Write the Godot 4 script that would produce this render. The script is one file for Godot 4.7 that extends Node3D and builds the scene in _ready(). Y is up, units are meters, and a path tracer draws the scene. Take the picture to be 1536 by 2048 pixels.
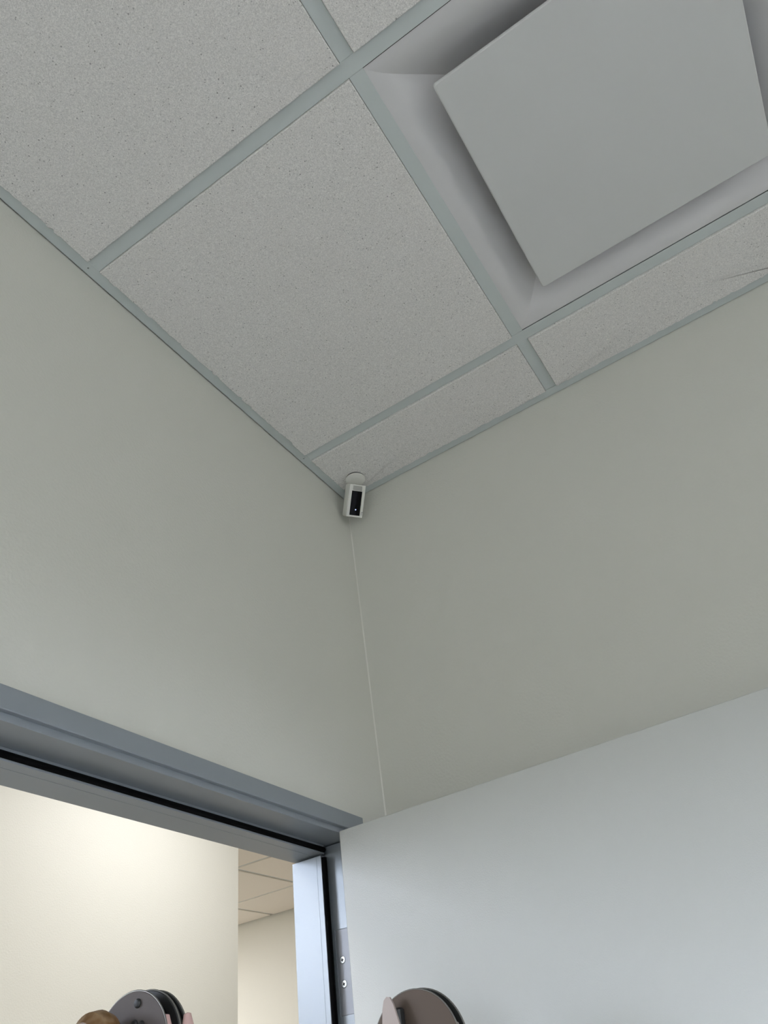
extends Node3D
# A corner of a clinic room seen from below: lay-in ceiling, air diffuser, small security camera,
# open door with its metal frame, and a lit hallway beyond. Corner of the room is x = 0, z = 0.

const H := 2.9            # ceiling height
const MOD := 0.6096       # ceiling module
const TEE := 0.0242       # face width of the grid
const XC := 0.565         # first cross tee line
const ZB := 0.192         # first main tee line
const DROP := 0.005       # tile face hangs below the grid face
const ROOM_X := 4.0
const ROOM_Z := 3.6

var M := {}
var taken := {}
var rng := RandomNumberGenerator.new()

# ---------------------------------------------------------------- helpers
func mb() -> SurfaceTool:
	var st := SurfaceTool.new()
	st.begin(Mesh.PRIMITIVE_TRIANGLES)
	return st

func tri(st: SurfaceTool, a: Vector3, b: Vector3, c: Vector3, out: Vector3, group := -1) -> void:
	st.set_smooth_group(group)
	var pts := [a, b, c]
	if (b - a).cross(c - a).dot(out) > 0.0:
		pts = [a, c, b]
	for q in pts:
		st.set_uv(Vector2(q.x + q.y * 0.3, q.z + q.y) / 0.62)
		st.add_vertex(q)

func quad(st: SurfaceTool, a: Vector3, b: Vector3, c: Vector3, d: Vector3, out: Vector3, group := -1) -> void:
	tri(st, a, b, c, out, group)
	tri(st, a, c, d, out, group)

# box with chamfered edges
func box(st: SurfaceTool, lo: Vector3, hi: Vector3, bev := 0.0) -> void:
	var c := (lo + hi) * 0.5
	var h := (hi - lo) * 0.5
	bev = minf(bev, minf(h.x, minf(h.y, h.z)) * 0.8)
	for ax in 3:
		var u := (ax + 1) % 3
		var v := (ax + 2) % 3
		for s in [-1.0, 1.0]:
			var n := Vector3.ZERO
			n[ax] = s
			var p: Array[Vector3] = []
			for k in [[-1, -1], [1, -1], [1, 1], [-1, 1]]:
				var q := Vector3.ZERO
				q[ax] = s * h[ax]
				q[u] = k[0] * (h[u] - bev)
				q[v] = k[1] * (h[v] - bev)
				p.append(c + q)
			quad(st, p[0], p[1], p[2], p[3], n)
	if bev <= 0.0:
		return
	for ax in 3:                                   # twelve edges
		var u := (ax + 1) % 3
		var v := (ax + 2) % 3
		for su in [-1.0, 1.0]:
			for sv in [-1.0, 1.0]:
				var p: Array[Vector3] = []
				for k in [[-1, 0], [1, 0], [1, 1], [-1, 1]]:
					var q := Vector3.ZERO
					q[ax] = k[0] * (h[ax] - bev)
					q[u] = su * (h[u] - (bev if k[1] == 1 else 0.0))
					q[v] = sv * (h[v] - (0.0 if k[1] == 1 else bev))
					p.append(c + q)
				var n := Vector3.ZERO
				n[u] = su
				n[v] = sv
				quad(st, p[0], p[1], p[2], p[3], n)
	for sx in [-1.0, 1.0]:                          # eight corners
		for sy in [-1.0, 1.0]:
			for sz in [-1.0, 1.0]:
				var s := Vector3(sx, sy, sz)
				tri(st, c + s * (h - Vector3(0, bev, bev)), c + s * (h - Vector3(bev, 0, bev)), c + s * (h - Vector3(bev, bev, 0)), s)

# profile of (radius, height) turned about the y axis of xf
func lathe(st: SurfaceTool, prof: Array, xf: Transform3D, n := 40, smooth := true, from := 0.0, to := TAU) -> void:
	for k in n:
		var a0 := from + (to - from) * k / n
		var a1 := from + (to - from) * (k + 1) / n
		for i in prof.size() - 1:
			var p: Vector2 = prof[i]
			var q: Vector2 = prof[i + 1]
			var am := (a0 + a1) * 0.5
			var d := q - p
			var out := xf.basis * Vector3(-d.y * -1.0 * cos(am), -d.x, -d.y * -1.0 * sin(am))
			var pa := xf * Vector3(p.x * cos(a0), p.y, p.x * sin(a0))
			var pb := xf * Vector3(p.x * cos(a1), p.y, p.x * sin(a1))
			var qa := xf * Vector3(q.x * cos(a0), q.y, q.x * sin(a0))
			var qb := xf * Vector3(q.x * cos(a1), q.y, q.x * sin(a1))
			var g := i if smooth else -1
			if p.x < 1e-6:
				tri(st, pa, qa, qb, out, g)
			elif q.x < 1e-6:
				tri(st, pa, qa, pb, out, g)
			else:
				quad(st, pa, pb, qb, qa, out, g)

func tube(st: SurfaceTool, a: Vector3, b: Vector3, ra: float, rb: float, n := 20) -> void:
	var y := (b - a).normalized()
	var x := y.cross(Vector3.RIGHT if absf(y.x) < 0.9 else Vector3.UP).normalized()
	var xf := Transform3D(Basis(x, y, x.cross(y)), a)
	var l := (b - a).length()
	lathe(st, [Vector2(0, 0), Vector2(ra, 0), Vector2(rb, l), Vector2(0, l)], xf, n)

func commit(st: SurfaceTool, mat: Material) -> ArrayMesh:
	st.generate_normals()
	var m := st.commit()
	m.surface_set_material(0, mat)
	return m

func numbered(called: String) -> String:
	var k: int = taken.get(called, 0)
	taken[called] = k + 1
	return called if k == 0 else "%s_%03d" % [called, k]

func obj(called: String, st: SurfaceTool, mat: Material, parent: Node = self) -> MeshInstance3D:
	var o := MeshInstance3D.new()
	o.mesh = commit(st, mat)
	o.name = numbered(called) if parent == self else called
	parent.add_child(o, true)
	return o

func tag(o: Node, label: String, category: String, group := "") -> void:
	o.set_meta("label", label)
	o.set_meta("category", category)
	if group != "":
		o.set_meta("group", group)

func structure(o: Node, label := "", category := "") -> void:
	o.set_meta("kind", "structure")
	if label != "":
		tag(o, label, category)

func base(called: String, at := Vector3.ZERO) -> Node3D:
	var o := Node3D.new()
	o.name = numbered(called)
	o.position = at
	add_child(o)
	return o

# ---------------------------------------------------------------- materials
func srgb(r: int, g: int, b: int) -> Color:
	return Color(r / 255.0, g / 255.0, b / 255.0)

func mat(c: Color, rough := 0.5, metal := 0.0, spec := 0.5) -> StandardMaterial3D:
	var m := StandardMaterial3D.new()
	m.albedo_color = c
	m.roughness = rough
	m.metallic = metal
	m.metallic_specular = spec
	return m

func stipple(m: StandardMaterial3D, freq: float, strength: float, scale: float, sd: int) -> void:
	var n := FastNoiseLite.new()
	n.seed = sd
	n.noise_type = FastNoiseLite.TYPE_SIMPLEX_SMOOTH
	n.frequency = freq
	n.fractal_octaves = 3
	var t := NoiseTexture2D.new()
	t.width = 512
	t.height = 512
	t.seamless = true
	t.as_normal_map = true
	t.bump_strength = strength
	t.noise = n
	m.normal_enabled = true
	m.normal_texture = t
	m.normal_scale = 0.6
	m.uv1_triplanar = true
	m.uv1_world_triplanar = true
	m.uv1_scale = Vector3.ONE * scale

# mineral-fibre tile: fine gritty fleck with scattered pinholes
func tile_texture() -> ImageTexture:
	var n := 1024
	var r := RandomNumberGenerator.new()
	r.seed = 71
	var v := PackedFloat32Array()
	v.resize(n * n)
	for i in n * n:
		v[i] = r.randf()
	var noise := FastNoiseLite.new()
	noise.seed = 5
	noise.frequency = 0.02
	var g := PackedFloat32Array()
	g.resize(n * n)
	for y in n:
		var y1 := ((y + 1) % n) * n
		for x in n:
			var x1 := (x + 1) % n
			var s := v[y * n + x] * 0.4 + v[y * n + x1] * 0.25 + v[y1 + x] * 0.25 + v[y1 + x1] * 0.1
			g[y * n + x] = 0.925 + (s - 0.5) * 0.27
	for k in 3600:                                    # pinholes
		var cx := r.randi() % n
		var cy := r.randi() % n
		var rad := r.randf_range(0.6, 1.25) if k % 6 else r.randf_range(1.2, 1.9)
		var dark := r.randf_range(0.55, 0.85)
		if noise.get_noise_2d(cx, cy) < -0.25:
			continue
		for dy in range(-2, 3):
			for dx in range(-2, 3):
				if dx * dx + dy * dy <= rad * rad:
					var at := posmod(cy + dy, n) * n + posmod(cx + dx, n)
					g[at] = minf(g[at], dark)
	var bytes := PackedByteArray()
	bytes.resize(n * n * 3)
	for i in n * n:
		var w := clampf(g[i], 0.0, 1.0)
		bytes[i * 3] = int(w * 255.0)
		bytes[i * 3 + 1] = int(w * 254.0)
		bytes[i * 3 + 2] = int(w * 253.0)
	var img := Image.create_from_data(n, n, false, Image.FORMAT_RGB8, bytes)
	img.generate_mipmaps()
	return ImageTexture.create_from_image(img)

func build_materials() -> void:
	M.wall = mat(srgb(221, 221, 213), 0.6, 0.0, 0.4)
	stipple(M.wall, 0.05, 1.2, 6.0, 3)
	M.hall_wall = mat(srgb(224, 222, 213), 0.5, 0.0, 0.4)
	stipple(M.hall_wall, 0.05, 1.2, 6.0, 4)
	M.caulk = mat(srgb(232, 231, 224), 0.5)
	M.tile = mat(srgb(250, 249, 247), 0.95, 0.0, 0.2)
	M.tile.albedo_texture = tile_texture()
	M.hall_tile = mat(srgb(246, 239, 230), 0.95, 0.0, 0.2)
	M.tee = mat(srgb(205, 212, 211), 0.45)
	M.deck = mat(srgb(60, 60, 60), 0.9)
	M.white_metal = mat(srgb(216, 217, 216), 0.5)
	M.pan = mat(srgb(220, 219, 220), 0.45)
	M.duct = mat(srgb(120, 122, 122), 0.5, 0.6)
	M.plastic = mat(srgb(236, 236, 230), 0.45)
	M.black_gloss = mat(srgb(4, 4, 8), 0.12, 0.0, 0.22)
	M.dark = mat(srgb(24, 24, 25), 0.7)
	M.print = mat(srgb(120, 122, 124), 0.6)
	M.led = mat(srgb(200, 215, 255), 0.4)
	M.led.emission_enabled = true
	M.led.emission = srgb(170, 185, 255)
	M.led.emission_energy_multiplier = 14.0
	M.frame = mat(srgb(152, 159, 166), 0.38, 0.38)
	M.rubber = mat(srgb(5, 5, 6), 0.85, 0.0, 0.2)
	M.door = mat(srgb(200, 202, 199), 0.35)
	stipple(M.door, 0.09, 0.7, 8.0, 9)
	M.steel = mat(srgb(150, 153, 160), 0.5, 0.5)
	M.bright_steel = mat(srgb(214, 220, 224), 0.3, 0.6)
	M.floor = mat(srgb(204, 201, 196), 0.5)
	M.hall_floor = mat(srgb(166, 153, 138), 0.8)
	M.pulley = mat(srgb(76, 69, 66), 0.6, 0.4)
	M.pulley_rim = mat(srgb(120, 118, 114), 0.4, 0.7)
	M.pulley_dark = mat(srgb(46, 47, 47), 0.5, 0.5)
	M.pulley_brown = mat(srgb(84, 72, 63), 0.5, 0.4)
	M.bracket = mat(srgb(176, 164, 158), 0.55, 0.25)
	M.wood = mat(srgb(110, 80, 40), 0.5)
	var wt := NoiseTexture2D.new()
	wt.width = 128
	wt.height = 128
	wt.seamless = true
	var wn := FastNoiseLite.new()
	wn.seed = 12
	wn.frequency = 0.02
	wt.noise = wn
	var ramp := Gradient.new()
	ramp.set_color(0, srgb(88, 58, 20))
	ramp.set_color(1, srgb(136, 112, 84))
	ramp.set_offset(0, 0.45)
	ramp.set_offset(1, 0.8)
	wt.color_ramp = ramp
	M.wood.albedo_color = Color.WHITE
	M.wood.albedo_texture = wt
	M.wood.uv1_triplanar = true
	M.wood.uv1_scale = Vector3.ONE * 30.0
	M.pink = mat(srgb(190, 158, 152), 0.6)
	M.glass = mat(Color(0.95, 0.98, 1.0, 0.08), 0.02)
	M.glass.transparency = BaseMaterial3D.TRANSPARENCY_ALPHA
	M.lamp_panel = mat(srgb(245, 245, 240), 0.5)
	M.lamp_panel.emission_enabled = true
	M.lamp_panel.emission = srgb(255, 250, 240)
	M.lamp_panel.emission_energy_multiplier = 1.5

# ---------------------------------------------------------------- ceiling pieces
# one tile: outline on the ceiling plan, face dropped below the grid; edges marked "cut" are crumbly
func tile(parent: Node, x0: float, x1: float, z0: float, z1: float, cut: Array, m: Material) -> void:
	var st := mb()
	var pts: PackedVector2Array = []
	var corners := [Vector2(x0, z0), Vector2(x1, z0), Vector2(x1, z1), Vector2(x0, z1)]
	var inward := [Vector2(0, 1), Vector2(-1, 0), Vector2(0, -1), Vector2(1, 0)]
	for e in 4:
		var a: Vector2 = corners[e]
		var b: Vector2 = corners[(e + 1) % 4]
		if cut[e]:
			var steps := int((b - a).length() / 0.0035)
			var off := 0.0
			for k in steps:
				if rng.randf() < 0.45:
					off = rng.randf_range(-0.0016, 0.0013)
					if rng.randf() < 0.12:
						off += 0.0018
				var w := off if k > 0 else 0.0
				pts.append(a.lerp(b, float(k) / steps) + inward[e] * w)
		else:
			pts.append(a)
	var c := Vector2((x0 + x1) * 0.5, (z0 + z1) * 0.5)
	var bev := 0.0012
	var shift := Vector3(rng.randf() * 0.6, 0, rng.randf() * 0.6)
	var y0 := H - DROP
	for i in pts.size():
		var p := pts[i]
		var q := pts[(i + 1) % pts.size()]
		var pi := p + Vector2(signf(c.x - p.x), signf(c.y - p.y)) * bev
		var qi := q + Vector2(signf(c.x - q.x), signf(c.y - q.y)) * bev
		var out := Vector3((p + q).x * 0.5 - c.x, 0, (p + q).y * 0.5 - c.y)
		var d := (q - p).orthogonal()
		out = Vector3(d.x, 0, d.y) * signf(Vector2(out.x, out.z).dot(d))
		tri(st, Vector3(c.x, y0, c.y), Vector3(pi.x, y0, pi.y), Vector3(qi.x, y0, qi.y), Vector3.DOWN)
		quad(st, Vector3(pi.x, y0, pi.y), Vector3(qi.x, y0, qi.y), Vector3(q.x, y0 + bev, q.y), Vector3(p.x, y0 + bev, p.y), out + Vector3.DOWN * out.length())
		quad(st, Vector3(p.x, y0 + bev, p.y), Vector3(q.x, y0 + bev, q.y), Vector3(q.x, H + 0.012, q.y), Vector3(p.x, H + 0.012, p.y), out)
		tri(st, Vector3(c.x, H + 0.012, c.y), Vector3(p.x, H + 0.012, p.y), Vector3(q.x, H + 0.012, q.y), Vector3.UP)
	var o := obj("ceiling_tile", st, m, parent)
	o.position = Vector3.ZERO
	o.set_meta("uv_shift", shift)

func tee(parent: Node, called: String, a: Vector3, b: Vector3, lift := 0.0) -> void:
	var st := mb()
	var along_x := absf(b.x - a.x) > absf(b.z - a.z)
	var w := Vector3(0, 0, TEE * 0.5) if along_x else Vector3(TEE * 0.5, 0, 0)
	var web := w * 0.08
	box(st, Vector3(a.x, H + lift, a.z) - w, Vector3(b.x, H + lift + 0.001, b.z) + w, 0.0003)
	box(st, Vector3(a.x, H + lift + 0.001, a.z) - web, Vector3(b.x, H + 0.032, b.z) + web)
	obj(called, st, M.tee, parent)

# lines: grid coordinates inside the span; skip: cells left open for fittings
func grid_ceiling(parent: Node, x0: float, x1: float, z0: float, z1: float, xs: Array, zs: Array, skip: Array, m: Material, ang := 0.0225, notch := Vector2(-99, 99)) -> void:
	for z in zs:
		tee(parent, "main_tee", Vector3((notch.x if z > notch.y else x0) + ang - 0.001, 0, z), Vector3(x1 - ang + 0.001, 0, z), 0.0005)
	var zl: Array = [z0] + zs + [z1]
	var xl: Array = [x0] + xs + [x1]
	for j in zl.size() - 1:
		var za: float = zl[j] + (ang if j == 0 else TEE * 0.5)
		var zb: float = zl[j + 1] - (ang if j == zl.size() - 2 else TEE * 0.5)
		for x in xs:
			if x < notch.x and za > notch.y:
				continue
			tee(parent, "cross_tee", Vector3(x, 0, za), Vector3(x, 0, zb), 0.0010)
		for i in xl.size() - 1:
			if [i, j] in skip:
				continue
			var xa: float = xl[i] + (ang if i == 0 else TEE * 0.5)
			var xb: float = xl[i + 1] - (ang if i == xl.size() - 2 else TEE * 0.5)
			var g := 0.0006
			tile(parent, xa + g, xb - g, za + g, zb - g, [j == 0, i == xl.size() - 2, j == zl.size() - 2, i == 0], m)

func wall_angle(parent: Node, lo: Vector2, hi: Vector2) -> void:
	var st := mb()
	box(st, Vector3(lo.x, H, lo.y), Vector3(hi.x, H + 0.0009, hi.y), 0.0002)
	obj("wall_angle", st, M.tee, parent)

# ---------------------------------------------------------------- things
func hall_light(at: Vector3, label: String, power: float) -> void:
	var t := base("ceiling_light", at)
	tag(t, label, "ceiling light", "hallway ceiling lights")
	var st := mb()
	var h := MOD * 0.5 - TEE * 0.5 - 0.002
	for s in [-1.0, 1.0]:
		box(st, Vector3(-h, -0.004, s * (h - 0.01) - 0.01), Vector3(h, 0.03, s * (h - 0.01) + 0.01), 0.001)
		box(st, Vector3(s * (h - 0.01) - 0.01, -0.004, -h + 0.02), Vector3(s * (h - 0.01) + 0.01, 0.03, h - 0.02), 0.001)
	obj("light_frame", st, M.white_metal, t)
	st = mb()
	box(st, Vector3(-h + 0.02, 0.004, -h + 0.02), Vector3(h - 0.02, 0.01, h - 0.02))
	obj("light_panel", st, M.lamp_panel, t)
	var l := AreaLight3D.new()
	l.name = "panel_glow"
	l.area_size = Vector2(2.0 * (h - 0.025), 2.0 * (h - 0.025))
	l.light_energy = power
	l.light_color = HALL_COLOR
	l.shadow_enabled = true
	l.area_range = 12.0
	l.rotation = Vector3(-PI / 2, 0, 0)
	l.position = Vector3(0, 0.001, 0)
	t.add_child(l)

const HALL_COLOR := Color(0.99, 0.99, 1.0)

func diffuser() -> void:
	var c := Vector3(XC + MOD * 0.5 - 0.003, H, ZB + MOD * 0.5)
	var t := base("air_diffuser", c)
	tag(t, "white square plaque air diffuser set in the ceiling grid", "air vent")
	var st := mb()
	var prof := [Vector2(0.2915, 0.0020), Vector2(0.270, 0.0020)]
	for k in 10:                                     # stamped cone curving up to the neck
		var a := (k + 1) / 10.0
		prof.append(Vector2(0.270 - 0.130 * a, 0.002 + 0.075 * smoothstep(-0.25, 1.0, a) - 0.075 * smoothstep(-0.25, 1.0, 0.0)))
	for i in prof.size() - 1:
		var p: Vector2 = prof[i]
		var q: Vector2 = prof[i + 1]
		for k in 4:
			var b := Basis(Vector3.UP, k * PI / 2)
			quad(st, b * Vector3(-p.x, p.y, p.x), b * Vector3(p.x, p.y, p.x), b * Vector3(q.x, q.y, q.x), b * Vector3(-q.x, q.y, q.x), b * Vector3(0, -1, -0.2), 1 + k)
	obj("back_pan", st, M.pan, t)
	st = mb()
	for k in 4:
		var b := Basis(Vector3.UP, k * PI / 2)
		quad(st, b * Vector3(-0.14, 0.068, 0.14), b * Vector3(0.14, 0.068, 0.14), b * Vector3(0.14, 0.25, 0.14), b * Vector3(-0.14, 0.25, 0.14), b * Vector3(0, 0, -1))
	box(st, Vector3(-0.15, 0.25, -0.15), Vector3(0.15, 0.26, 0.15))
	obj("duct_neck", st, M.duct, t)
	st = mb()                                        # flat plaque with rounded corners and a soft edge
	var hp := 0.2155
	var outline: Array[Vector2] = []
	for k in 4:
		for s in 7:
			var a := k * PI / 2 + s / 6.0 * PI / 2
			var cc := Vector2(1 if k in [0, 3] else -1, 1 if k in [0, 1] else -1) * (hp - 0.005)
			outline.append(cc + Vector2(cos(a), sin(a)) * 0.005)
	var rings := [[0.0, -0.006], [0.0, -0.0105], [0.0008, -0.0117], [0.002, -0.012]]
	for r in rings.size() - 1:
		for i in outline.size():
			var p: Vector2 = outline[i]
			var q: Vector2 = outline[(i + 1) % outline.size()]
			var k0: float = 1.0 - rings[r][0] / hp
			var k1: float = 1.0 - rings[r + 1][0] / hp
			var y0: float = rings[r][1]
			var y1: float = rings[r + 1][1]
			quad(st, Vector3(p.x * k0, y0, p.y * k0), Vector3(q.x * k0, y0, q.y * k0), Vector3(q.x * k1, y1, q.y * k1), Vector3(p.x * k1, y1, p.y * k1), Vector3(p.x, -0.05 * r, p.y), 1)
	for i in outline.size():
		var k1 := 1.0 - 0.002 / hp
		var p := outline[i]
		var q := outline[(i + 1) % outline.size()]
		tri(st, Vector3(0, -0.012, 0), Vector3(p.x * k1, -0.012, p.y * k1), Vector3(q.x * k1, -0.012, q.y * k1), Vector3.DOWN, 2)
		tri(st, Vector3(0, -0.006, 0), Vector3(p.x, -0.006, p.y), Vector3(q.x, -0.006, q.y), Vector3.UP)
	obj("plaque", st, M.white_metal, t)
	for s in [[-1, -1], [1, -1], [1, 1], [-1, 1]]:
		st = mb()
		tube(st, Vector3(0.11 * s[0], -0.007, 0.11 * s[1]), Vector3(0.138 * s[0], 0.1, 0.138 * s[1]), 0.003, 0.003, 8)
		obj("hanger", st, M.duct, t)

func security_camera() -> void:
	var top := Vector3(0.0688, H - DROP, 0.0668)
	var t := base("security_camera", top)
	tag(t, "small white security camera hanging from the ceiling corner", "camera")
	var st := mb()
	lathe(st, [Vector2(0, -0.0082), Vector2(0.012, -0.0079), Vector2(0.0205, -0.0066), Vector2(0.0232, -0.0050), Vector2(0.0236, -0.0038), Vector2(0.0226, -0.0026)], Transform3D(Basis(Vector3.RIGHT, Vector3.UP, Vector3.BACK), Vector3.ZERO), 56)
	lathe(st, [Vector2(0, -0.0026), Vector2(0.0226, -0.0026)], Transform3D.IDENTITY, 56)
	obj("mount_plate", st, M.plastic, t)
	st = mb()
	lathe(st, [Vector2(0, 0.0), Vector2(0.0222, 0.0), Vector2(0.0222, -0.0027), Vector2(0, -0.0027)], Transform3D.IDENTITY, 40)
	obj("mount_gasket", st, M.dark, t)
	# body axes measured from the photograph: x across the face, y up, z out of the face
	var ax := Vector3(0.6151, 0.017, -0.7883)
	var ay := Vector3(0.5224, 0.74, 0.4236)
	var az := Vector3(0.5905, -0.6724, 0.4463)
	var bs := Basis(ax, ay, az).orthonormalized()
	var body := Node3D.new()
	body.name = "body"
	body.transform = Transform3D(bs, Vector3(0.0484, H - 0.0543, 0.0509) - top)
	t.add_child(body)
	var w := 0.0393 * 0.5
	var h := 0.0767 * 0.5
	var d := 0.0355 * 0.5
	st = mb()
	tube(st, Vector3(-0.0118, -0.0065, -0.0158), body.transform * Vector3(0, h - 0.002, -0.007), 0.0042, 0.0038, 16)
	obj("mount_arm", st, M.plastic, t)
	st = mb()
	box(st, Vector3(-w, -h, -d), Vector3(w, h, d - 0.0062), 0.0022)
	obj("housing", st, M.plastic, body)
	st = mb()
	box(st, Vector3(-w + 0.0010, -h + 0.0010, d - 0.0072), Vector3(w - 0.0010, h - 0.0010, d - 0.0052))
	obj("housing_seam", st, M.dark, body)
	# front cover with an opening for the lens window
	var ux0 := -w + 0.18 * 2 * w
	var ux1 := -w + 0.83 * 2 * w
	var vy1 := h - 0.195 * 2 * h
	var vy0 := h - 0.945 * 2 * h
	st = mb()
	var zf := d - 0.0050
	box(st, Vector3(-w, -h, zf), Vector3(ux0, h, d), 0.0007)
	box(st, Vector3(ux1, -h, zf), Vector3(w, h, d), 0.0007)
	box(st, Vector3(ux0 - 0.0012, vy1, zf), Vector3(ux1 + 0.0012, h, d), 0.0007)
	box(st, Vector3(ux0 - 0.0012, -h, zf), Vector3(ux1 + 0.0012, vy0, d), 0.0007)
	box(st, Vector3(-w + 0.002, -h + 0.002, zf), Vector3(w - 0.002, h - 0.002, d - 0.003))
	obj("front_cover", st, M.plastic, body)
	# glossy lens window, gently bowed
	st = mb()
	var n := 12
	var cx := (ux0 + ux1) * 0.5
	var hw := (ux1 - ux0) * 0.5
	for k in n:
		var a := -1.0 + 2.0 * k / n
		var b := -1.0 + 2.0 * (k + 1) / n
		var za := d - 0.0022 + 0.0026 * (1.0 - a * a)
		var zb := d - 0.0022 + 0.0026 * (1.0 - b * b)
		quad(st, Vector3(cx + hw * a, vy0, za), Vector3(cx + hw * b, vy0, zb), Vector3(cx + hw * b, vy1, zb), Vector3(cx + hw * a, vy1, za), Vector3(0, 0, 1), 1)
		for e in [[vy0, -1.0], [vy1, 1.0]]:
			quad(st, Vector3(cx + hw * a, e[0], za), Vector3(cx + hw * b, e[0], zb), Vector3(cx + hw * b, e[0], d - 0.004), Vector3(cx + hw * a, e[0], d - 0.004), Vector3(0, e[1], 0))
	var lens := obj("lens_window", st, M.black_gloss, body)
	st = mb()
	var lx := -w + 0.525 * 2 * w
	var ly := h - 0.77 * 2 * h
	lathe(st, [Vector2(0, 0.0007), Vector2(0.0009, 0.0004), Vector2(0.0011, 0.0)], Transform3D(Basis(Vector3.RIGHT, Vector3.BACK, Vector3.DOWN), Vector3(lx, ly, d + 0.0004)), 16)
	obj("indicator_light", st, M.led, lens)
	# perforated speaker grille: the holes are one part
	st = mb()
	var r2 := RandomNumberGenerator.new()
	r2.seed = 8
	for j in 6:
		for i in 11:
			var px := lerpf(-w + 0.235 * 2 * w, -w + 0.80 * 2 * w, (i + (0.5 if j % 2 else 0.0)) / 11.0)
			var py := lerpf(h - 0.045 * 2 * h, h - 0.165 * 2 * h, j / 5.0)
			lathe(st, [Vector2(0, 0.00012), Vector2(0.00078, 0.00010)], Transform3D(Basis(Vector3.RIGHT, Vector3.BACK, Vector3.DOWN), Vector3(px + r2.randf_range(-1, 1) * 0.0001, py, d)), 8)
	var holes := obj("speaker_grille", st, M.dark, body)
	holes.set_meta("kind", "stuff")
	# lettering up the right edge of the cover
	var tm := TextMesh.new()
	tm.text = "ring"
	tm.font_size = 32
	tm.pixel_size = 0.00016
	tm.depth = 0.0002
	tm.material = M.print
	var f := SystemFont.new()
	f.font_names = PackedStringArray(["Droid Sans"])
	tm.font = f
	var tx := MeshInstance3D.new()
	tx.name = "lettering"
	tx.mesh = tm
	tx.transform = Transform3D(Basis(Vector3.BACK, PI / 2), Vector3(-w + 0.925 * 2 * w, h - 0.87 * 2 * h, d + 0.0001))
	body.add_child(tx)

func screw(parent: Node, at: Vector3, nrm: Vector3, r: float, turn: float) -> void:
	var x := nrm.cross(Vector3.UP).normalized()
	var b := Basis(x, nrm, x.cross(nrm))
	b = b * Basis(Vector3.UP, turn)
	var st := mb()
	lathe(st, [Vector2(0, 0.0005), Vector2(r * 0.8, 0.0005), Vector2(r, 0.0002), Vector2(r, 0.0)], Transform3D(b, at), 24)
	var o := obj("screw", st, M.bright_steel, parent)
	st = mb()
	lathe(st, [Vector2(0, -0.0002), Vector2(r * 1.12, -0.0002), Vector2(r * 1.12, 0.0001), Vector2(r, 0.0001)], Transform3D(b, at), 24)
	for k in 2:
		var u := b.x if k == 0 else b.z
		var v := b.z if k == 0 else b.x
		var c := at + nrm * 0.0006
		quad(st, c - u * r * 0.5 - v * r * 0.16, c + u * r * 0.5 - v * r * 0.16, c + u * r * 0.5 + v * r * 0.16, c - u * r * 0.5 + v * r * 0.16, nrm)
	obj("screw_recess", st, M.dark, o)

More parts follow.
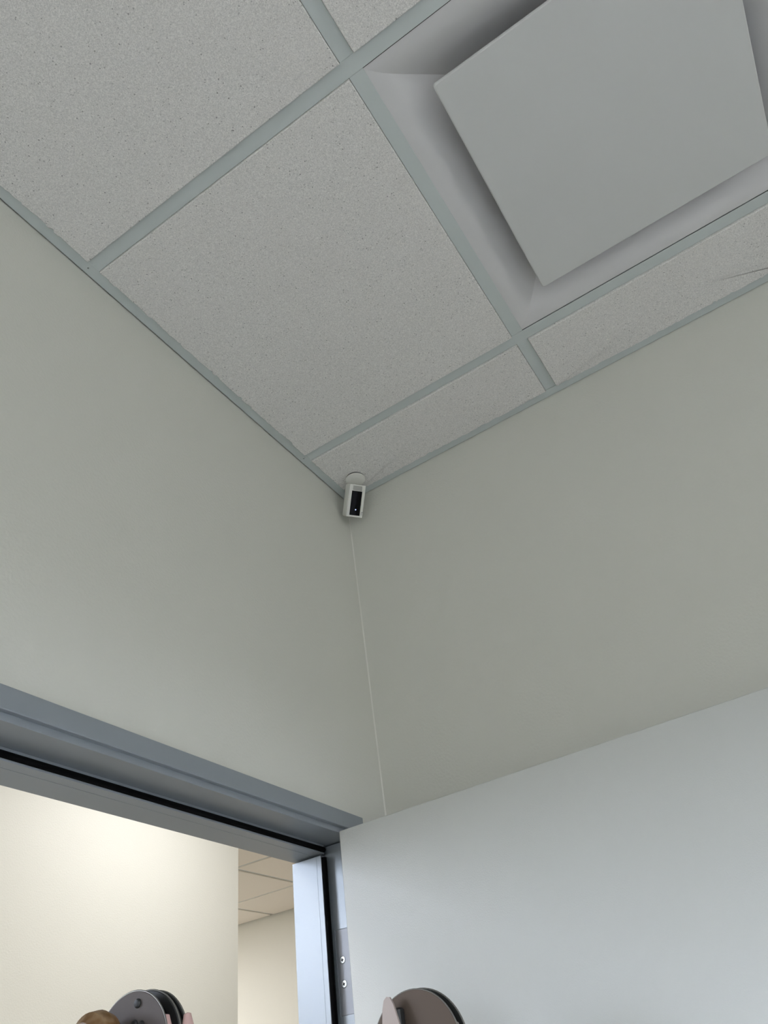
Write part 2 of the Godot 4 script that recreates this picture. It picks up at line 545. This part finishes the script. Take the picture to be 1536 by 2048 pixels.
func door_frame() -> void:
	var t := base("trim_1")
	structure(t, "blue-grey metal door frame around the open doorway", "door frame")
	var yt := H - 0.8232
	var z_far := 1.136
	for side in 2:
		var flip := func(z: float) -> float: return z if side == 0 else 0.0915 + z_far - z
		var zz := func(st: SurfaceTool, x0: float, x1: float, y0: float, y1: float, za: float, zb: float, bev: float) -> void:
			var a: float = flip.call(za)
			var b: float = flip.call(zb)
			box(st, Vector3(x0, y0, minf(a, b)), Vector3(x1, y1, maxf(a, b)), bev)
		var up := 0.0 if side == 0 else 0.0075
		var st := mb()
		zz.call(st, 0.0, 0.012, 0.0, H - 0.8138 + up, 0.0915, 0.1175, 0.0008)
		zz.call(st, -0.113, -0.1, 0.0, H - 0.8138 + up, 0.0915, 0.1175, 0.0008)
		zz.call(st, -0.112, 0.0045, 0.0, yt + up, 0.0955, 0.1248, 0.0)
		# rebate face, cut out for the hinge leaf
		var hy0 := H - 1.0615
		var hy1 := H - 0.9485
		zz.call(st, -0.049, 0.0045, 0.0, hy0, 0.1248, 0.126, 0.0)
		zz.call(st, -0.049, 0.0045, hy1, yt + up, 0.1248, 0.126, 0.0)
		zz.call(st, -0.049, -0.0435, hy0, hy1, 0.1248, 0.126, 0.0)
		zz.call(st, -0.108, -0.058, 0.0, yt + up - 0.0158, 0.1248, 0.143, 0.0002)
		zz.call(st, -0.0580, -0.049, 0.0, yt + up - 0.0158, 0.1248, 0.1428, 0.0002)
		var j := obj("jamb", st, M.frame, t)
		st = mb()
		var gz: float = flip.call(0.1365)
		tube(st, Vector3(-0.0478, 0.0, gz), Vector3(-0.0478, yt + up - 0.019, gz), 0.0050, 0.0050, 14)
		obj("gasket", st, M.rubber, t)
		if side == 0:
			st = mb()
			box(st, Vector3(-0.0427, hy0 + 0.0008, 0.1240), Vector3(0.0145, hy1 - 0.0008, 0.1254), 0.0003)
			var hp := obj("hinge_leaf", st, M.steel, j)
			tube_child(hp, Vector3(0.0195, hy0 + 0.001, 0.128), Vector3(0.0195, hy1 - 0.001, 0.128), 0.0055)
			screw(j, Vector3(-0.0331, H - 0.9905, 0.1255), Vector3.BACK, 0.0048, 0.05)
			screw(j, Vector3(-0.0335, H - 1.0218, 0.1255), Vector3.BACK, 0.0048, 0.5)
			screw(j, Vector3(-0.0100, H - 0.9700, 0.1255), Vector3.BACK, 0.0048, 0.9)
			screw(j, Vector3(-0.0100, H - 1.0420, 0.1255), Vector3.BACK, 0.0048, 0.2)
	# header runs a touch out of level, as the photograph shows
	var hd := Node3D.new()
	hd.name = "header"
	hd.position = Vector3(0, H, 0.3)
	hd.rotation = Vector3(-0.0085, 0, 0)
	t.add_child(hd)
	var a := 0.0915 - 0.3
	var b := z_far - 0.3
	var st := mb()
	box(st, Vector3(0.0, -0.811, a), Vector3(0.012, -0.785, b), 0.0008)
	box(st, Vector3(-0.113, -0.811, a), Vector3(-0.1, -0.785, b), 0.0008)
	box(st, Vector3(-0.112, -0.8195, a), Vector3(0.0045, -0.790, b), 0.0005)
	box(st, Vector3(-0.108, -0.8345, a + 0.034), Vector3(-0.066, -0.8195, b - 0.034), 0.0002)
	box(st, Vector3(-0.0660, -0.8342, a + 0.034), Vector3(-0.049, -0.8195, b - 0.034), 0.0002)
	obj("header_profile", st, M.frame, hd)
	st = mb()
	tube(st, Vector3(-0.0482, -0.8278, a + 0.0355), Vector3(-0.0482, -0.8278, b - 0.036), 0.0041, 0.0041, 14)
	obj("gasket", st, M.rubber, hd)

func tube_child(parent: Node, a: Vector3, b: Vector3, r: float) -> void:
	var st := mb()
	tube(st, a, b, r, r, 16)
	obj("hinge_knuckle", st, M.steel, parent.get_parent())

func door_leaf() -> void:
	var t := base("door_1")
	structure(t, "plain pale grey door swung wide open against the right wall", "door")
	var st := mb()
	box(st, Vector3(0.0125, 0.008, 0.131), Vector3(0.955, H - 0.8225, 0.175), 0.0012)
	obj("door_panel", st, M.door, t)

func disc(parent: Node, called: String, c: Vector3, r: float, z0: float, z1: float, m: Material, hole := 0.0) -> MeshInstance3D:
	var st := mb()
	var w := z1 - z0
	var e := minf(0.0012, w * 0.35)
	var xf := Transform3D(Basis(Vector3.RIGHT, Vector3.BACK, Vector3.DOWN), c + Vector3(0, 0, z0))
	lathe(st, [Vector2(hole, 0), Vector2(r - e, 0), Vector2(r, e), Vector2(r, w - e), Vector2(r - e, w), Vector2(hole, w)], xf, 64)
	return obj(called, st, m, parent)

func pulleys() -> void:
	# right: brown-grey plate with a pale strap in front of it
	var c := Vector3(0.207, H - 1.131, 0.35)
	var t := base("pulley_block", Vector3(c.x, 0, c.z))
	tag(t, "brown-grey round pulley with pale strap, in front of the open door", "pulley")
	var o := Vector3(0, c.y, 0)
	var r := 0.0553
	disc(t, "cheek_plate", o, r, -0.003, 0.0, M.pulley_brown)
	disc(t, "rim", o, r * 1.008, -0.0022, -0.0004, M.pulley_rim, r * 0.97)
	disc(t, "sheave", o, r * 0.80, -0.014, -0.003, M.rubber)
	disc(t, "cheek_plate", o, r * 1.02, -0.018, -0.0145, M.pulley_dark)
	disc(t, "rim", o, r * 1.028, -0.0172, -0.0150, M.pulley_rim, r * 0.99)
	var st := mb()                                   # light spacer block in the groove at the right
	box(st, o + Vector3(0.036, -0.012, -0.0143), o + Vector3(0.049, 0.018, -0.0032), 0.001)
	obj("spacer", st, M.bracket, t)
	st = mb()                                        # strap: pointed plate standing off the disc
	var hs: Array[Vector2] = [Vector2(-0.030, -0.06), Vector2(-0.0305, 0.026), Vector2(-0.0285, 0.040), Vector2(-0.0255, 0.0485), Vector2(-0.0215, 0.0515), Vector2(-0.0175, 0.0505), Vector2(-0.0135, 0.043), Vector2(-0.0090, 0.026), Vector2(-0.004, 0.0), Vector2(-0.003, -0.06)]
	for i in hs.size():
		var p := hs[i]
		var q := hs[(i + 1) % hs.size()]
		var dd := (q - p).orthogonal()
		quad(st, o + Vector3(p.x, p.y, 0.012), o + Vector3(q.x, q.y, 0.012), o + Vector3(q.x, q.y, 0.015), o + Vector3(p.x, p.y, 0.015), Vector3(dd.x, dd.y, 0))
	for i in range(1, hs.size() - 1):
		for z in [0.012, 0.015]:
			tri(st, o + Vector3(hs[0].x, hs[0].y, z), o + Vector3(hs[i].x, hs[i].y, z), o + Vector3(hs[i + 1].x, hs[i + 1].y, z), Vector3(0, 0, 1 if z > 0.013 else -1))
	obj("strap", st, M.bracket, t)
	st = mb()
	box(st, o + Vector3(-0.0215, -0.055, 0.0), o + Vector3(-0.0085, 0.040, 0.0122), 0.002)
	obj("spacer_block", st, M.pulley_dark, t)
	pole(t, c.y)

	# left: dark riveted plates with a wooden knob
	c = Vector3(0.2075, H - 1.1262, 0.75)
	t = base("pulley_block", Vector3(c.x, 0, c.z))
	tag(t, "dark riveted pulley plates with a brown knob, in front of the lit doorway", "pulley")
	o = Vector3(0, c.y, 0)
	r = 0.0375
	disc(t, "cheek_plate", o, r, -0.002, 0.0, M.pulley)
	disc(t, "rim", o, r * 1.012, -0.0015, -0.0003, M.pulley_rim, r * 0.97)
	disc(t, "rim", o, r * 1.03, -0.0140, -0.0126, M.pulley_rim, r * 0.97)
	disc(t, "rim", o, r * 1.02, -0.0206, -0.0192, M.pulley_rim, r * 0.97)
	disc(t, "sheave", o, r * 0.86, -0.012, -0.002, M.rubber)
	disc(t, "cheek_plate", o, r * 1.02, -0.0145, -0.012, M.pulley_dark)
	disc(t, "sheave", o, r * 0.97, -0.0185, -0.0145, M.pulley_dark)
	disc(t, "cheek_plate", o, r * 1.01, -0.021, -0.0185, M.pulley_dark)
	for p in [Vector2(0.0062, 0.0290), Vector2(0.0045, 0.0165), Vector2(0.0115, 0.0150)]:
		st = mb()
		lathe(st, [Vector2(0, 0.0022), Vector2(0.0022, 0.0018), Vector2(0.0030, 0.0006), Vector2(0.0030, 0.0)], Transform3D(Basis(Vector3.RIGHT, Vector3.BACK, Vector3.DOWN), o + Vector3(p.x, p.y, 0)), 18)
		obj("rivet", st, M.pulley_dark, t)
	st = mb()
	lathe(st, [Vector2(0, 0.0), Vector2(0.013, 0.0), Vector2(0.0185, 0.004), Vector2(0.0205, 0.011), Vector2(0.019, 0.019), Vector2(0.013, 0.025), Vector2(0, 0.027)], Transform3D(Basis(Vector3.RIGHT, Vector3.BACK, Vector3.DOWN), o + Vector3(-0.0145, 0.0075, 0.006)), 32)
	obj("knob", st, M.wood, t)
	st = mb()
	tube(st, o + Vector3(-0.0145, 0.0075, -0.001), o + Vector3(-0.0145, 0.0075, 0.008), 0.006, 0.006, 14)
	obj("knob_stem", st, M.pulley_dark, t)
	for q in [Vector3(0.0315, 0.0157, -0.007), Vector3(0.0425, 0.0150, -0.017)]:
		st = mb()
		lathe(st, [Vector2(0, 0.034), Vector2(0.0026, 0.033), Vector2(0.0042, 0.026), Vector2(0.0052, 0.0), Vector2(0, 0.0)], Transform3D(Basis(Vector3.BACK, 0.12), o + q + Vector3(0, -0.03, 0)), 18)
		obj("guide_finger", st, M.pink, t)
	pole(t, c.y)

func pole(t: Node3D, y: float) -> void:
	var st := mb()
	tube(st, Vector3(0, 0.012, -0.008), Vector3(0, y - 0.02, -0.008), 0.008, 0.008, 18)
	obj("pole", st, M.pulley_dark, t)
	st = mb()
	lathe(st, [Vector2(0, 0.0), Vector2(0.11, 0.0), Vector2(0.11, 0.008), Vector2(0.1, 0.012), Vector2(0, 0.012)], Transform3D(Basis(), Vector3(0, 0, -0.008)), 40)
	obj("base_plate", st, M.pulley_dark, t)

func window(called: String, label: String, at: Vector3, turn: float, x0: float, x1: float, y0: float, y1: float) -> void:
	var w := base(called, at)
	w.rotation.y = turn
	structure(w, label, "window")
	var mid := (x0 + x1) * 0.5
	var st := mb()
	for y in [y0, y1 - 0.05]:
		box(st, Vector3(x0, y, -0.03), Vector3(x1, y + 0.05, 0.03), 0.003)
	for x in [x0, mid - 0.025, x1 - 0.05]:
		box(st, Vector3(x, y0 + 0.05, -0.03), Vector3(x + 0.05, y1 - 0.05, 0.03), 0.003)
	obj("window_frame", st, M.white_metal, w)
	for s in 2:
		st = mb()
		var a := x0 + 0.05 if s == 0 else mid + 0.025
		var b := mid - 0.025 if s == 0 else x1 - 0.05
		quad(st, Vector3(a, y0 + 0.05, 0), Vector3(b, y0 + 0.05, 0), Vector3(b, y1 - 0.05, 0), Vector3(a, y1 - 0.05, 0), Vector3(0, 0, 1))
		obj("pane", st, M.glass, w)

# ---------------------------------------------------------------- scene
func _ready() -> void:
	rng.seed = 2024
	# camera, solved from the ceiling grid and the wall corner
	var cam := Camera3D.new()
	cam.name = "camera"
	cam.projection = Camera3D.PROJECTION_PERSPECTIVE
	cam.keep_aspect = Camera3D.KEEP_HEIGHT
	cam.fov = rad_to_deg(2.0 * atan(1024.0 / 1449.5))
	cam.near = 0.02
	cam.transform = Transform3D(Basis(Vector3(0.83582573, -0.1244159, -0.53471117), Vector3(0.42620421, 0.76097292, 0.48915251), Vector3(0.34604237, -0.63674241, 0.68906733)).orthonormalized(), Vector3(0.694172, H - 1.18252, 1.188788))
	add_child(cam)
	cam.current = true

	# overcast daylight enters through the window behind the camera
	var env := Environment.new()
	env.background_mode = Environment.BG_SKY
	var sky := Sky.new()
	var sm := ProceduralSkyMaterial.new()
	sm.sky_top_color = Color(0.88, 0.92, 1.0)
	sm.sky_horizon_color = Color(0.93, 0.955, 1.0)
	sm.ground_horizon_color = Color(0.56, 0.56, 0.56)
	sm.ground_bottom_color = Color(0.41, 0.41, 0.40)
	sm.sky_energy_multiplier = 6.0
	sm.ground_energy_multiplier = 6.0
	sky.sky_material = sm
	env.sky = sky
	env.tonemap_mode = Environment.TONE_MAPPER_LINEAR
	env.tonemap_exposure = 0.355
	env.sdfgi_enabled = true
	env.ssao_enabled = true
	env.ssil_enabled = true
	var we := WorldEnvironment.new()
	we.name = "world_environment"
	we.environment = env
	add_child(we)

	build_materials()

	# ---- walls, floor, decks
	var st := mb()
	box(st, Vector3(-0.05, -0.1, -3.45), Vector3(4.2, 0.0, 3.8))
	structure(obj("floor", st, M.floor), "pale vinyl floor of the room", "floor")
	st = mb()
	box(st, Vector3(-5.1, -0.1, -3.45), Vector3(-0.05, 0.0, -1.05))
	box(st, Vector3(-1.6, -0.1, -1.05), Vector3(-0.05, 0.0, 3.8))
	structure(obj("floor_hallway", st, M.hall_floor), "brown carpet of the hallway", "floor")
	st = mb()
	box(st, Vector3(-5.1, H + 0.3, -3.45), Vector3(4.2, H + 0.4, -1.05))
	box(st, Vector3(-1.6, H + 0.3, -1.05), Vector3(4.2, H + 0.4, 3.8))
	structure(obj("trim_2", st, M.deck), "dark slab above the suspended ceiling", "slab")

	var top := H + 0.3
	st = mb()                                        # left wall with the doorway
	var wl := 0.0 - 0.1
	box(st, Vector3(wl, 0, -3.27), Vector3(0, top, 0.095))
	box(st, Vector3(wl, H - 0.7885, 0.095), Vector3(0, top, 1.1325))
	box(st, Vector3(wl, 0, 1.1325), Vector3(0, top, ROOM_Z))
	structure(obj("wall_left", st, M.wall), "grey-cream painted wall above the doorway", "wall")
	st = mb()
	box(st, Vector3(0, 0, -0.12), Vector3(ROOM_X, top, 0))
	var wr := obj("wall_right", st, M.wall)
	structure(wr, "grey-cream painted wall behind the open door", "wall")
	st = mb()                                        # caulk bead down the inside corner
	quad(st, Vector3(0.0002, 0, 0.0022), Vector3(0.0002, H - 0.001, 0.0022), Vector3(0.0009, H - 0.001, 0.0009), Vector3(0.0009, 0, 0.0009), Vector3(1, 0, 0.6), 1)
	quad(st, Vector3(0.0009, 0, 0.0009), Vector3(0.0009, H - 0.001, 0.0009), Vector3(0.0022, H - 0.001, 0.0002), Vector3(0.0022, 0, 0.0002), Vector3(0.6, 0, 1), 1)
	obj("caulk_bead", st, M.caulk, wr)
	# outer walls with their windows: a wide one to the right, a smaller one behind the viewer
	st = mb()
	var wz := [1.0, 3.2, 0.85, 2.35]
	box(st, Vector3(ROOM_X, 0, -0.12), Vector3(ROOM_X + 0.15, top, wz[0]))
	box(st, Vector3(ROOM_X, 0, wz[1]), Vector3(ROOM_X + 0.15, top, ROOM_Z + 0.15))
	box(st, Vector3(ROOM_X, 0, wz[0]), Vector3(ROOM_X + 0.15, wz[2], wz[1]))
	box(st, Vector3(ROOM_X, wz[3], wz[0]), Vector3(ROOM_X + 0.15, top, wz[1]))
	structure(obj("wall_side", st, M.wall), "painted wall with the wide window, right of the viewer", "wall")
	st = mb()
	var wb := [0.25, 1.15, 0.85, 2.1]
	box(st, Vector3(-0.1, 0, ROOM_Z), Vector3(wb[0], top, ROOM_Z + 0.15))
	box(st, Vector3(wb[1], 0, ROOM_Z), Vector3(ROOM_X, top, ROOM_Z + 0.15))
	box(st, Vector3(wb[0], 0, ROOM_Z), Vector3(wb[1], wb[2], ROOM_Z + 0.15))
	box(st, Vector3(wb[0], wb[3], ROOM_Z), Vector3(wb[1], top, ROOM_Z + 0.15))
	structure(obj("wall_back", st, M.wall), "painted wall with the smaller window, behind the viewer", "wall")
	window("window_1", "wide window right of the viewer letting in overcast daylight", Vector3(ROOM_X + 0.075, 0, 0), PI / 2, -wz[1], -wz[0], wz[2], wz[3])
	window("window_2", "smaller window behind the viewer", Vector3(0, 0, ROOM_Z + 0.075), 0.0, wb[0], wb[1], wb[2], wb[3])

	# hallway shell
	var hx := -1.4
	var hz := -1.19
	st = mb()
	var wh := [1.5, 2.45, 2.0, 2.78]
	box(st, Vector3(hx - 0.15, 0, hz), Vector3(hx, top, wh[0]))
	box(st, Vector3(hx - 0.15, 0, wh[1]), Vector3(hx, top, 3.0))
	box(st, Vector3(hx - 0.15, 0, wh[0]), Vector3(hx, wh[2], wh[1]))
	box(st, Vector3(hx - 0.15, wh[3], wh[0]), Vector3(hx, top, wh[1]))
	box(st, Vector3(-5.0, 0, hz), Vector3(hx - 0.15, top, hz + 0.15))
	structure(obj("wall_hallway", st, M.hall_wall), "bright cream hallway wall seen through the doorway", "wall")
	st = mb()
	box(st, Vector3(-5.0, 0, -3.42), Vector3(0, top, -3.27))
	structure(obj("wall_hallway_end", st, M.hall_wall), "beige wall at the far end of the hallway", "wall")
	st = mb()
	box(st, Vector3(hx - 0.15, 0, 3.0), Vector3(-0.1, top, 3.15))
	box(st, Vector3(-5.1, 0, -3.42), Vector3(-5.0, top, hz + 0.15))
	structure(obj("wall_hallway_side", st, M.hall_wall), "cream hallway walls out of view", "wall")

	window("window_3", "high window in the hallway wall, out of view", Vector3(hx - 0.075, 0, 0), PI / 2, -wh[1], -wh[0], wh[2], wh[3])

	# ---- ceilings
	var ce := base("ceiling")
	structure(ce, "suspended grid ceiling of white speckled fibre tiles", "ceiling")
	var xs := []
	var zs := []
	for k in 7:
		if XC + MOD * k < ROOM_X - 0.05:
			xs.append(XC + MOD * k)
		if ZB + MOD * k < ROOM_Z - 0.05:
			zs.append(ZB + MOD * k)
	grid_ceiling(ce, 0.0, ROOM_X, 0.0, ROOM_Z, xs, zs, [[1, 1]], M.tile)
	wall_angle(ce, Vector2(0.0022, 0.0), Vector2(0.0228, ROOM_Z))
	wall_angle(ce, Vector2(0.0228, 0.0014), Vector2(ROOM_X, 0.0228))
	wall_angle(ce, Vector2(ROOM_X - 0.0228, 0.0228), Vector2(ROOM_X - 0.001, ROOM_Z))
	wall_angle(ce, Vector2(0.0228, ROOM_Z - 0.0228), Vector2(ROOM_X - 0.0228, ROOM_Z - 0.001))
	for z in zs:
		st = mb()
		lathe(st, [Vector2(0, -0.0012), Vector2(0.0012, -0.0010), Vector2(0.0024, -0.0004), Vector2(0.0026, 0.0)], Transform3D(Basis(), Vector3(0.0132, H, z + 0.004)), 18)
		var rv := obj("rivet", st, M.tee, ce)
		st = mb()
		lathe(st, [Vector2(0, -0.0014), Vector2(0.0010, -0.0013)], Transform3D(Basis(), Vector3(0.0132, H, z + 0.004)), 12)
		obj("rivet_hole", st, M.dark, rv)

	var ch := base("ceiling_hallway")
	structure(ch, "suspended tile ceiling of the hallway beyond the doorway", "ceiling")
	var hxs := []
	var hzs := []
	for k in range(-4, 4):
		hxs.append(-2.29 + MOD * k)
	hxs = hxs.filter(func(v): return v > -4.95 and v < -0.15)
	for k in range(-1, 9):
		hzs.append(-2.165 + MOD * k)
	hzs = hzs.filter(func(v): return v > -3.2 and v < 2.95)
	var i_l: int = hxs.find(-2.29 + MOD * 2) + 1
	var lights := [[i_l, 4], [i_l, 8], [2, 2]]
	var skips := []
	for j in hzs.size() + 1:
		for i in hxs.size() + 1:
			var xa: float = -5.0 if i == 0 else hxs[i - 1]
			var za: float = -3.27 if j == 0 else hzs[j - 1]
			if xa < hx - 0.5 and za > hz - 0.05:
				skips.append([i, j])
	for j in lights:
		skips.append(j)
	grid_ceiling(ch, -5.0, -0.1, -3.27, 3.0, hxs, hzs, skips, M.hall_tile, 0.0225, Vector2(hx, hz + 0.1))
	var names := ["square ceiling light in the hallway nearer the far end", "square ceiling light in the hallway just outside the doorway", "square ceiling light in the side passage of the hallway"]
	for k in 3:
		var i: int = lights[k][0]
		var j: int = lights[k][1]
		hall_light(Vector3((hxs[i - 1] + hxs[i]) * 0.5, H, (hzs[j - 1] + hzs[j]) * 0.5), names[k], [3.1, 5.6, 13.0][k])

	# ---- fittings and things
	door_frame()
	door_leaf()
	diffuser()
	security_camera()
	pulleys()
